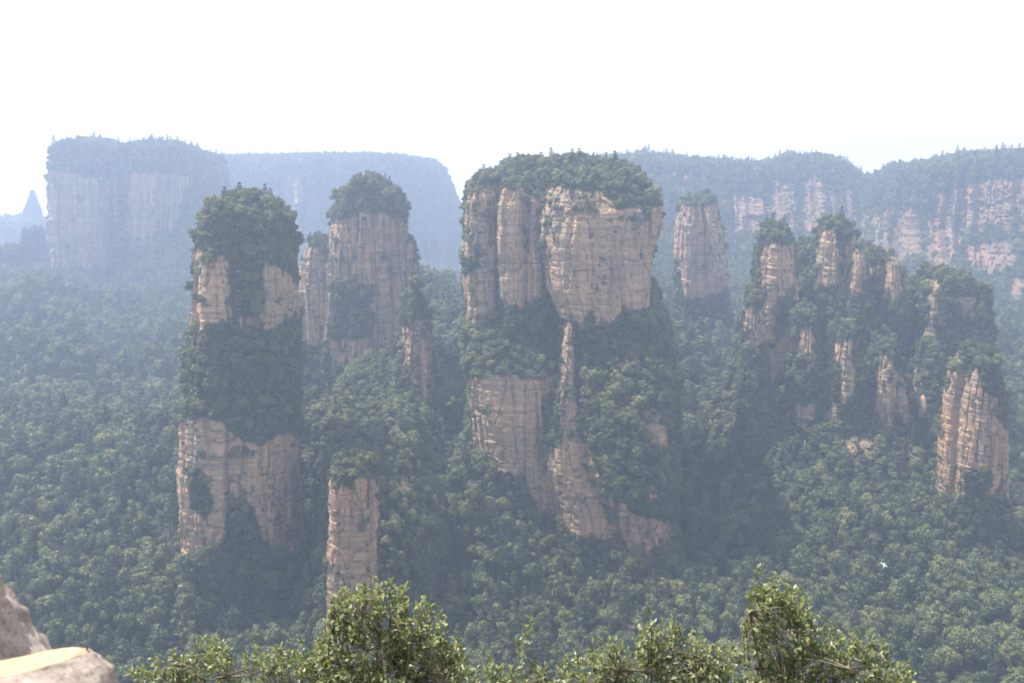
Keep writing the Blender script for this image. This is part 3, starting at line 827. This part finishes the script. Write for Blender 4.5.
def ground_z(x, y):
    sh = np.shape(x)
    q = np.stack([np.ravel(x), np.ravel(y)], 1) / S_
    z = np.empty(len(q))
    for c0 in range(0, len(q), 20000):
        qq = q[c0:c0 + 20000]
        z[c0:c0 + 20000] = tps_k(((qq[:, None] - q2[None]) ** 2).sum(-1)) @ sol[:-3] + np.c_[np.ones(len(qq)), qq] @ sol[-3:]
    x_, y_ = np.ravel(x), np.ravel(y)
    w_ = np.clip((y_ - 150) / 200, 0, 1)
    z += w_ * ((0.35 - np.abs(noise(x_ / 120 + 0.4 * noise(x_ / 70, y_ / 70, x_ * 0, 498), y_ / 150, x_ * 0, 499))) * np.interp(x_, [60, 200], [44, 22]) + fbm(x_ / 80, y_ / 80, x_ * 0, 3, 500) * 9 + fbm(x_ / 28, y_ / 28, x_ * 0, 2, 520) * 2.5)
    return np.clip(z, -330, 40).reshape(sh)
dd = np.geomspace(24, 2580, 330)
uu = np.linspace(-1.5, 1.5, 420)
GX = np.clip(dd[:, None] * uu[None], -1950, 1950); GY = np.repeat(dd[:, None], len(uu), 1)
GX = GX + np.linspace(-1, 1, len(uu))[None] * 0.5
GZ = ground_z(GX, GY)
nr, nc_ = GX.shape
i0 = (np.arange(nr - 1)[:, None] * nc_ + np.arange(nc_ - 1)[None]).ravel()
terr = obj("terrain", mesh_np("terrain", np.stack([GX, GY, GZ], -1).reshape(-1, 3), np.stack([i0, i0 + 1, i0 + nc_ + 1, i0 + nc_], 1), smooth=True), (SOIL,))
tag(terr, "forest floor of the deep valley between the pillars", kind="structure")

# forest on the valley floor
def forest(d0, d1, cell, size, ulim=0.85):
    gx, gy = np.meshgrid(np.arange(-d1 * ulim, d1 * ulim, cell), np.arange(d0, d1, cell))
    x = (gx + rng.uniform(-0.55, 0.55, gx.shape) * cell).ravel(); d_ = (gy + rng.uniform(-0.55, 0.55, gx.shape) * cell).ravel()
    ok = np.abs(x) < d_ * ulim
    x, d_ = x[ok], d_[ok]; z = ground_z(x, d_)
    patch = fbm(x / 45, d_ / 45, x * 0, 2, 600)
    P = np.stack([x, d_, z - 0.3], 1)
    px, py = project(P)
    where = np.where(px < 180, "left slope", np.where(px < 330, "foot of the left pillar", np.where(px < 560, "middle slope", np.where(px < 740, "foot of the broad pillar", "right slope"))))
    for lo, hi, kp in ((-9, -0.15, (('round', 0.55), ('tall', 0.3), ('pine', 0.15))), (-0.15, 0.3, (('round', 0.8), ('tall', 0.15), ('shrub', 0.05))), (0.3, 9, (('round', 0.5), ('pine', 0.35), ('tall', 0.15)))):
        m = (patch >= lo) & (patch < hi)
        for w_ in np.unique(where):
            add_plants(P[m & (where == w_)], list(kp), size, w_, rng)
forest(340, 1150, 5.3, (0.55, 1.75))
forest(1150, 2000, 7.5, (0.9, 1.4))

# ------------------------------------------------------------------ choose the trees that stand as individuals
ALL = {k: np.concatenate([p[k] for p in PLANTS]) for k in ("P", "rot", "scl", "idx", "where")}
px, py = project(ALL["P"] + np.array([0, 0, 5.0]))
dist = np.linalg.norm(ALL["P"], axis=1)
is_tree = np.array([KINDS[q][0] != 'shrub' for q in ALL["idx"]])
size_px = ALL["scl"].max(1) * 7 * F / dist
lowline = np.interp(px, [0, 60, 120, 150, 250, 330, 375, 460, 520, 650, 740, 760, 820, 930, 960], [575, 640, 660, 645, 630, 600, 570, 640, 620, 610, 600, 565, 600, 665, 683])
inframe = (px > 4) & (px < W - 4) & (py > 20) & (py < lowline - 4) & is_tree
WH = ALL["where"]
hidden_x = (WH == "foot of the left pillar") & (px > 185) & (px < 300) & (py < 540)
score = np.where(inframe & ~hidden_x, size_px, 0)
caps = np.isin(WH, ["left cap", "broad cap"]) & inframe & (ALL["P"][:, 1] < np.where(WH == "left cap", 510, 625))
valley = np.isin(WH, ["left slope", "foot of the left pillar", "middle slope", "foot of the broad pillar", "right slope"])
pick = set(np.argsort(-np.where(valley, score, 0))[:225].tolist())
pick |= set(np.argsort(-np.where(caps, score, 0))[:70].tolist())
pick = np.array(sorted(pick))
PLACE = {"left slope": "in the forest on the valley side at far left", "foot of the left pillar": "in the forest below the slender left pillar", "middle slope": "in the forest between the slender and broad pillars",
         "foot of the broad pillar": "in the shaded forest below the broad pillar", "right slope": "in the forest on the slope at right", "left cap": "on the cap of the slender left pillar", "broad cap": "on the flat top of the broad pillar"}
LOOK = {'round': "round crowned green tree", 'tall': "tall oval crowned tree", 'pine': "dark layered pine"}
for q in pick:
    kd = KINDS[ALL["idx"][q]][0]
    t = bpy.data.objects.new(SPECIES[kd], None)
    COL.objects.link(t)
    t.location = ALL["P"][q]; t.rotation_euler = ALL["rot"][q]; t.scale = ALL["scl"][q]
    pl = PLACE[str(WH[q])]
    tag(t, LOOK[kd] + " " + pl, "tree", LOOK[kd] + "s " + pl)
    for nm, me in (("crown", CROWN_ME[ALL["idx"][q]]), ("trunk", TRUNK_ME[ALL["idx"][q]])):
        c = bpy.data.objects.new(nm, me); COL.objects.link(c); c.parent = t
rest = np.ones(len(px), bool); rest[pick] = False
rest &= (px > -380) & (px < W + 380)
tree_rest = rest & is_tree
shrub_rest = rest & ~is_tree
print("plants:", len(px), "trees", tree_rest.sum(), "shrubs", shrub_rest.sum())
tag(scatter_object("forest", ALL["P"][tree_rest], ALL["rot"][tree_rest], ALL["scl"][tree_rest], ALL["idx"][tree_rest]), "dense green forest covering the valley, ledges and ridges", "forest", kind="stuff")
tag(scatter_object("cliff_shrubs", ALL["P"][shrub_rest], ALL["rot"][shrub_rest], ALL["scl"][shrub_rest], ALL["idx"][shrub_rest]), "dark green scrub clinging to the ledges and cliff tops", "shrubs", kind="stuff")

# ------------------------------------------------------------------ viewpoint ledge under the camera
lx = np.linspace(-14, 14, 120); ly = np.r_[np.linspace(-10, 10.5, 70), np.linspace(10.8, 26, 40)]
LX, LY = np.meshgrid(lx, ly)
LZ = np.interp(LY, [-10, 2.4, 3.2, 4.5, 8, 10.5, 13, 16, 26], [-1.62, -1.62, -2.2, -4.2, -6.4, -8.5, -14, -30, -150])
LZ = LZ + np.clip((LY - 2.6) / 3, 0, 1) * fbm(LX / 2.2, LY / 2.2, LX * 0, 4, 700) * 0.5 + fbm(LX / 0.5, LY / 0.5, LX * 0, 2, 710) * 0.02
nr, nc_ = LX.shape
i0 = (np.arange(nr - 1)[:, None] * nc_ + np.arange(nc_ - 1)[None]).ravel()
LEDGE = plain("ledge_soil", (0.06, 0.05, 0.035), 0.95, 1.5, (0.14, 0.12, 0.09))
o = obj("ground", mesh_np("ground", np.stack([LX, LY, LZ], -1).reshape(-1, 3), np.stack([i0, i0 + 1, i0 + nc_ + 1, i0 + nc_], 1), smooth=True), (LEDGE,))
tag(o, "earth of the cliff edge under the viewpoint", kind="structure")

# ------------------------------------------------------------------ foreground shrubs
m, nt, b = new_mat("glossy_shrub_leaf")
ge = nt.nodes.new("ShaderNodeNewGeometry")
lc = ramp(nt, ge.outputs["Random Per Island"], [(0.0, (0.072, 0.10, 0.042)), (0.45, (0.14, 0.172, 0.076)), (0.8, (0.235, 0.26, 0.13)), (0.975, (0.31, 0.33, 0.19)), (1.0, (0.28, 0.18, 0.08))])
L(nt, lc, b.inputs["Base Color"])
b.inputs["Roughness"].default_value = 0.42
b.inputs["Specular IOR Level"].default_value = 0.55
tr = nt.nodes.new("ShaderNodeBsdfTranslucent")
L(nt, mixc(nt, 1.0, lc, (1.15, 1.25, 0.6), 'MULTIPLY'), tr.inputs[0])
mx = nt.nodes.new("ShaderNodeMixShader"); mx.inputs[0].default_value = 0.4
L(nt, b.outputs[0], mx.inputs[1]); L(nt, tr.outputs[0], mx.inputs[2])
L(nt, mx.outputs[0], nt.nodes["Material Output"].inputs[0])
FLEAF = m
TWIG = plain("twig_bark", (0.09, 0.08, 0.06), 0.85, 20, (0.17, 0.15, 0.115))

def leaf_batch(P, D, r, ln=(0.028, 0.066)):
    """pointed folded leaves starting at P along D: 6 verts, 4 quads(2 used as blades)"""
    n = len(P)
    D = D / np.linalg.norm(D, axis=1, keepdims=True)
    up = np.array([[0, 0, 1.0]]) + r.normal(scale=0.45, size=(n, 3))
    S = np.cross(D, up); S /= np.linalg.norm(S, axis=1, keepdims=True)
    Nn = np.cross(S, D)
    l_ = r.uniform(*ln, (n, 1)); w_ = l_ * r.uniform(0.19, 0.27, (n, 1))
    droop = r.uniform(-0.15, 0.05, (n, 1))
    base = P
    mid1 = P + D * l_ * 0.38 ; mid2 = P + D * l_ * 0.72 + Nn * l_ * droop * 0.5
    tip = P + D * l_ + Nn * l_ * droop * 1.4
    fold = 0.18
    a1 = mid1 + S * w_ + Nn * w_ * fold * 2; a2 = mid2 + S * w_ * 0.75 + Nn * w_ * fold * 2
    b1 = mid1 - S * w_ + Nn * w_ * fold * 2; b2_ = mid2 - S * w_ * 0.75 + Nn * w_ * fold * 2
    V = np.stack([base, mid1, mid2, tip, a1, a2, b1, b2_], 1).reshape(-1, 3)
    k = np.arange(n)[:, None] * 8
    Fq = np.concatenate([k + np.array([[0, 1, 4, 4]]), k + np.array([[1, 2, 5, 4]]), k + np.array([[2, 3, 5, 5]]), k + np.array([[0, 6, 1, 1]]), k + np.array([[6, 7, 2, 1]]), k + np.array([[7, 3, 2, 2]])])
    quads = np.concatenate([k + np.array([[1, 2, 5, 4]]), k + np.array([[6, 7, 2, 1]])])
    tris = np.concatenate([k + np.array([[0, 1, 4]]), k + np.array([[2, 3, 5]]), k + np.array([[0, 6, 1]]), k + np.array([[7, 3, 2]])])
    # all as triangles
    t2 = np.concatenate([quads[:, [0, 1, 2]], quads[:, [0, 2, 3]], tris])
    return V, t2

def bush(poly, dmid, depth, ntwig, seed, label, sprigs=(), base_px=None):
    r = np.random.default_rng(seed)
    xs = [p[0] for p in poly]; ys = [p[1] for p in poly]
    pts = []
    while len(pts) < ntwig:
        c = np.stack([r.uniform(min(xs), max(xs), 400), r.uniform(min(ys), max(ys), 400)], 1)
        c = c[inpoly(c[:, 0], c[:, 1], poly)]
        pts += c.tolist()
    pts = np.array(pts[:ntwig])
    dep = dmid + r.uniform(-depth, depth, ntwig) * r.uniform(0.3, 1, ntwig)
    tips = np.array([at(p[0], p[1], d_) for p, d_ in zip(pts, dep)])
    for (sx, sy) in sprigs:
        tips = np.r_[tips, [at(sx, sy, dmid + r.uniform(-depth, depth) * 0.3)]]
    bx_ = base_px if base_px else (min(xs) + max(xs)) / 2
    base = at(bx_, 683, dmid); base[2] = -6.6
    for _ in range(int(ntwig * 0.05)):       # loose shoots standing out of the outline
        q = pts[r.integers(0, ntwig)]
        col_ = pts[np.abs(pts[:, 0] - q[0]) < 6]
        tips = np.r_[tips, [at(q[0], col_[:, 1].min() - r.uniform(0, 11), dmid + r.uniform(-depth, depth) * 0.5)]]
    root = empty("shrub", base)
    stems = []
    LP, LD = [], []
    cen = tips.mean(0)
    # limbs to cluster centres, twigs from limbs
    nl = max(4, ntwig // 22)
    lim = tips[r.choice(len(tips), nl, replace=False)] - np.array([0, 0, 0.12])
    for l_ in lim:
        m_ = base + (l_ - base) * 0.5 + np.array([*r.normal(scale=0.06, size=2), 0.12])
        stems.append(tube([base + r.normal(scale=0.04, size=3), m_, l_], [0.02, 0.013, 0.006], 5))
    for q, tp in enumerate(tips):
        spr = q >= ntwig
        j = np.argmin(((lim - tp) ** 2).sum(1) + np.where(lim[:, 2] > tp[2], 0.4, 0))
        o_ = lim[j]
        ln = 0.34 if spr else 0.16
        out = (tp - cen); out[2] = abs(out[2]) * 0.5 + 0.18 + r.uniform(0, 0.2); out[:2] += r.normal(scale=0.12, size=2)
        out /= np.linalg.norm(out)
        if spr: out = np.array([r.normal(scale=0.12), r.normal(scale=0.12), 1.0])
        st_ = tp - out * ln
        stems.append(tube([o_, o_ * 0.45 + st_ * 0.55 + r.normal(scale=0.02, size=3), st_, tp], [0.005, 0.004, 0.003, 0.0015], 4))
        k = r.integers(9, 15) if not spr else 20
        f_ = r.uniform(0, 1, k) ** (0.7 if not spr else 0.9)
        p = st_ + (tp - st_) * f_[:, None]
        dd_ = r.normal(size=(k, 3)); dd_ -= out * (dd_ @ out)[:, None] * 0.8
        dd_ = dd_ / np.linalg.norm(dd_, axis=1, keepdims=True) + out * (0.35 + 0.6 * f_[:, None])
        LP.append(p); LD.append(dd_)
    V, T = leaf_batch(np.concatenate(LP), np.concatenate(LD), r)
    lo = keep(obj("leaves", mesh_np("leaves", V, T, smooth=False), (FLEAF,)), root)
    sv, sf = join_parts(stems)
    so = keep(obj("stems", mesh_np("stems", sv, sf, smooth=True), (TWIG,)), root)
    tag(root, label, "shrub", "leafy shrubs along the cliff edge in front")
    return root

bush([(128, 672), (160, 650), (185, 658), (212, 640), (235, 652), (270, 645), (300, 652), (330, 640), (350, 690), (350, 790), (150, 790), (122, 700)], 8.0, 0.45, 520, 31,
     "low shrub with one thin upright sprig, left end of the foreground row", sprigs=[(257, 632), (145, 668), (318, 640)])
bush([(322, 640), (335, 605), (352, 590), (378, 578), (405, 594), (430, 604), (442, 622), (458, 645), (472, 660), (478, 790), (310, 790), (312, 690)], 7.6, 0.5, 780, 32,
     "tall rounded shrub in front of the small reddish pillar", sprigs=[(372, 577), (345, 592), (330, 612), (455, 640), (425, 600)])
bush([(470, 676), (490, 664), (515, 658), (545, 668), (560, 690), (560, 790), (470, 790)], 8.3, 0.35, 260, 33,
     "low sparse shrub with a single bare stemmed sprig, in the gap between bigger shrubs", sprigs=[(530, 616), (524, 624), (519, 636)])
bush([(552, 668), (575, 650), (600, 645), (630, 640), (660, 625), (690, 628), (712, 646), (735, 650), (745, 790), (545, 790)], 7.9, 0.45, 560, 34,
     "wide middle shrub with a short spike, below the broad pillar", sprigs=[(652, 612), (650, 622), (680, 622), (575, 646)])
bush([(735, 650), (752, 610), (755, 585), (775, 582), (800, 600), (822, 622), (845, 632), (880, 645), (905, 668), (930, 683), (935, 790), (735, 790)], 7.4, 0.45, 680, 35,
     "tallest pointed shrub with thin upright shoots, right end of the foreground row", sprigs=[(757, 568), (752, 590), (775, 572), (798, 592), (832, 620), (885, 640), (905, 662)])

# ------------------------------------------------------------------ imitation log post at the lower left
def bark_mat():
    m, nt, b = new_mat("weathered_concrete_bark")
    n1 = tex_noise(nt, mapped(nt, (14, 14, 14)), 1, 6, 0.7)
    n2 = tex_noise(nt, mapped(nt, (90, 90, 90)), 1, 4, 0.7)
    c_ = ramp(nt, n1, [(0.3, (0.13, 0.105, 0.09)), (0.5, (0.235, 0.20, 0.18)), (0.7, (0.32, 0.275, 0.25))])
    c_ = mixc(nt, 0.6, c_, ramp(nt, n2, [(0.32, (0.25, 0.23, 0.22)), (0.46, (0.95, 0.95, 0.95)), (0.7, (1.25, 1.25, 1.22))]), 'MULTIPLY')
    L(nt, c_, b.inputs["Base Color"]); b.inputs["Roughness"].default_value = 0.95
    bp = N(nt, "ShaderNodeBump", Strength=0.8, Distance=0.01)
    L(nt, mixc(nt, 0.5, n1, n2), bp.inputs["Height"]); L(nt, bp.outputs[0], b.inputs["Normal"])
    return m
CBARK = bark_mat()
m, nt, b = new_mat("cream_sawn_face")
tc = nt.nodes.new("ShaderNodeTexCoord")
wv = N(nt, "ShaderNodeTexWave", wave_type='RINGS', rings_direction='Z', Scale=9.0, Distortion=2.5, Detail=3.0)
wv.inputs["Detail Scale"].default_value = 1.5
L(nt, tc.outputs["Object"], wv.inputs["Vector"])
c_ = ramp(nt, wv.outputs[0], [(0.0, (0.24, 0.175, 0.112)), (0.3, (0.325, 0.245, 0.16)), (1.0, (0.36, 0.272, 0.18))])
c_ = mixc(nt, 0.7, c_, ramp(nt, tex_noise(nt, mapped(nt, (30, 30, 30)), 1, 6, 0.7), [(0.3, (0.6, 0.56, 0.5)), (0.5, (1, 1, 1)), (0.7, (1.08, 1.08, 1.08))]), 'MULTIPLY')
L(nt, c_, b.inputs["Base Color"]); b.inputs["Roughness"].default_value = 0.9
bp = N(nt, "ShaderNodeBump", Strength=0.5, Distance=0.006)
L(nt, wv.outputs[0], bp.inputs["Height"]); L(nt, bp.outputs[0], b.inputs["Normal"])
SAWN = m

def log_shape(axis_pts, rads, seed, sides=72, lump=0.06):
    """a lumpy log along axis_pts, closed at the far end with a rounded rim"""
    pts = np.array(axis_pts, float); n = 60
    s = np.linspace(0, 1, len(pts)); q = np.linspace(0, 1, n)
    C = np.stack([np.interp(q, s, pts[:, k]) for k in range(3)], 1); R = np.interp(q, s, rads)
    T = np.gradient(C, axis=0); T /= np.linalg.norm(T, axis=1, keepdims=True)
    ref = np.array([0, 1.0, 0])
    S = np.cross(T, ref); S /= np.linalg.norm(S, axis=1, keepdims=True); B = np.cross(S, T)
    an = np.linspace(0, 2 * np.pi, sides, endpoint=False)
    P = C[:, None] + (S[:, None] * np.cos(an)[None, :, None] + B[:, None] * np.sin(an)[None, :, None]) * R[:, None, None]
    d = fbm(P[..., 0] * 4, P[..., 1] * 4, P[..., 2] * 4, 4, seed) * lump + fbm(P[..., 0] * 25, P[..., 1] * 25, P[..., 2] * 25, 3, seed + 9) * 0.010
    P = P + (P - C[:, None]) / R[:, None, None] * d[..., None]
    V = P.reshape(-1, 3)
    i0 = np.arange(n - 1)[:, None] * sides + np.arange(sides)[None]; i1 = np.arange(n - 1)[:, None] * sides + (np.arange(sides)[None] + 1) % sides
    Fq = np.stack([i0, i1, i1 + sides, i0 + sides], -1).reshape(-1, 4)
    return V, Fq, P[-1], C[-1], T[-1]

dl = 2.0
post = empty("log_post", at(-40, 760, dl) + np.array([0, 0, -0.9]))
tag(post, "grey imitation tree stump railing post with cream sawn face, lower left corner", "post")
# tall trunk rising out of the picture to the left
V, Fq, rim, ce, tn = log_shape([at(-60, 1100, dl + 0.3), at(-70, 760, dl + 0.3), at(-85, 690, dl + 0.3), at(-100, 640, dl + 0.3), at(-115, 590, dl + 0.3), at(-130, 480, dl + 0.3)], [0.40, 0.352, 0.305, 0.258, 0.212, 0.17], 801, lump=0.03)
top_c = len(V); V = np.r_[V, [ce + tn * 0.05]]
cap_f = np.array([(len(V) - 1 - 72 + k, len(V) - 1 - 72 + (k + 1) % 72, top_c, top_c) for k in range(72)])
me = mesh_np("trunk", V, np.concatenate([np.c_[Fq[:, 0], Fq[:, 1], Fq[:, 2]], np.c_[Fq[:, 0], Fq[:, 2], Fq[:, 3]], cap_f[:, :3]]), smooth=True)
keep(obj("trunk", me, (CBARK,)), post)
# sawn branch stub in front
tipc = at(16, 667, dl)
V, Fq, rim, ce, tn = log_shape([tipc + np.array([0.0, -0.20, -0.75]), tipc + np.array([0.03, -0.09, -0.3]), tipc + np.array([0.009, -0.0148, -0.05]), tipc], [0.27, 0.225, 0.195, 0.150], 802, lump=0.02)
keep(obj("branch_stub", mesh_np("branch_stub", V, Fq, smooth=True), (CBARK,)), post)
# sawn face: slightly domed disc set on the rim
fc = rim.mean(0)
rings = []
for f_ in (1.0, 0.9, 0.6, 0.3):
    rings.append(fc + (rim - fc) * f_ * 0.975 + tn * (0.0 if f_ == 1.0 else 0.006))
V = np.concatenate(rings + [[fc + tn * 0.006]])
T = []
for g in range(3):
    for k in range(72):
        k2 = (k + 1) % 72
        T += [(g * 72 + k, g * 72 + k2, g * 72 + 72 + k2), (g * 72 + k, g * 72 + 72 + k2, g * 72 + 72 + k)]
T += [(216 + k, 216 + (k + 1) % 72, 288) for k in range(72)]
sf = obj("sawn_face", mesh_np("sawn_face", V - fc, np.array(T), smooth=True), (SAWN,), loc=fc)
keep(sf, post)

# ------------------------------------------------------------------ white bird over the forest
def bird():
    c = at(884, 565, 150)
    root = empty("bird", c)
    ax = at(892, 570, 150) - at(878, 561, 150); ax /= np.linalg.norm(ax)
    wht = plain("white_feathers", (0.5, 0.49, 0.48), 0.7)
    # body along the flight direction, one skinned surface
    fw = np.cross(ax, [0, -0.5, 0.85]); fw /= np.linalg.norm(fw)
    body = tube([-fw * 0.42, -fw * 0.3, -fw * 0.12, fw * 0.08, fw * 0.24, fw * 0.33, fw * 0.42, fw * 0.52], [0.02, 0.05, 0.085, 0.09, 0.055, 0.05, 0.035, 0.004], 10)
    up = np.cross(fw, ax); up = up * np.sign(up[2])
    parts = [body]
    for sgn in (-1, 1):
        secs = [(0.05, 0.16, 0.0), (0.3, 0.17, 0.06), (0.5, 0.14, 0.06), (0.68, 0.08, 0.02), (0.76, 0.015, -0.02)]
        V = []
        for s_, c_, z_ in secs:
            p = ax * sgn * s_ + up * z_
            V += [p + fw * c_ * 0.6 + up * 0.006, p + up * 0.018, p - fw * c_ * 0.8, p - up * 0.008]
        Fq = []
        for q in range(len(secs) - 1):
            for k in range(4):
                k2 = (k + 1) % 4
                Fq.append((q * 4 + k, q * 4 + k2, q * 4 + 4 + k2, q * 4 + 4 + k))
        parts.append((np.array(V), np.array(Fq)))
    v, f = join_parts(parts)
    me = mesh_np("body", v, f, smooth=True)
    o = obj("body", me, (wht,), root)
    tag(root, "small white bird gliding over the forest on the right slope", "bird")
bird()

# ------------------------------------------------------------------ haze
hm = bpy.data.materials.new("haze")
hm.use_nodes = True
hn = hm.node_tree.nodes
hn.remove(hn["Principled BSDF"])
pv = hn.new("ShaderNodeVolumePrincipled")
pv.inputs["Color"].default_value = (*HAZE_COLOR, 1)
pv.inputs["Density"].default_value = HAZE_DENSITY
pv.inputs["Anisotropy"].default_value = HAZE_ANISO
hm.node_tree.links.new(pv.outputs[0], hn["Material Output"].inputs["Volume"])
x0, x1, y0, y1, z0, z1 = -2000.0, 2000.0, -60.0, 2600.0, -400.0, 24.0
V = [(x, y, z) for x in (x0, x1) for y in (y0, y1) for z in (z0, z1)]
Fq = [(0, 1, 3, 2), (4, 6, 7, 5), (0, 4, 5, 1), (2, 3, 7, 6), (0, 2, 6, 4), (1, 5, 7, 3)]
o = obj("haze", mesh_np("haze", V, np.array(Fq)), (hm,))
tag(o, kind="stuff")
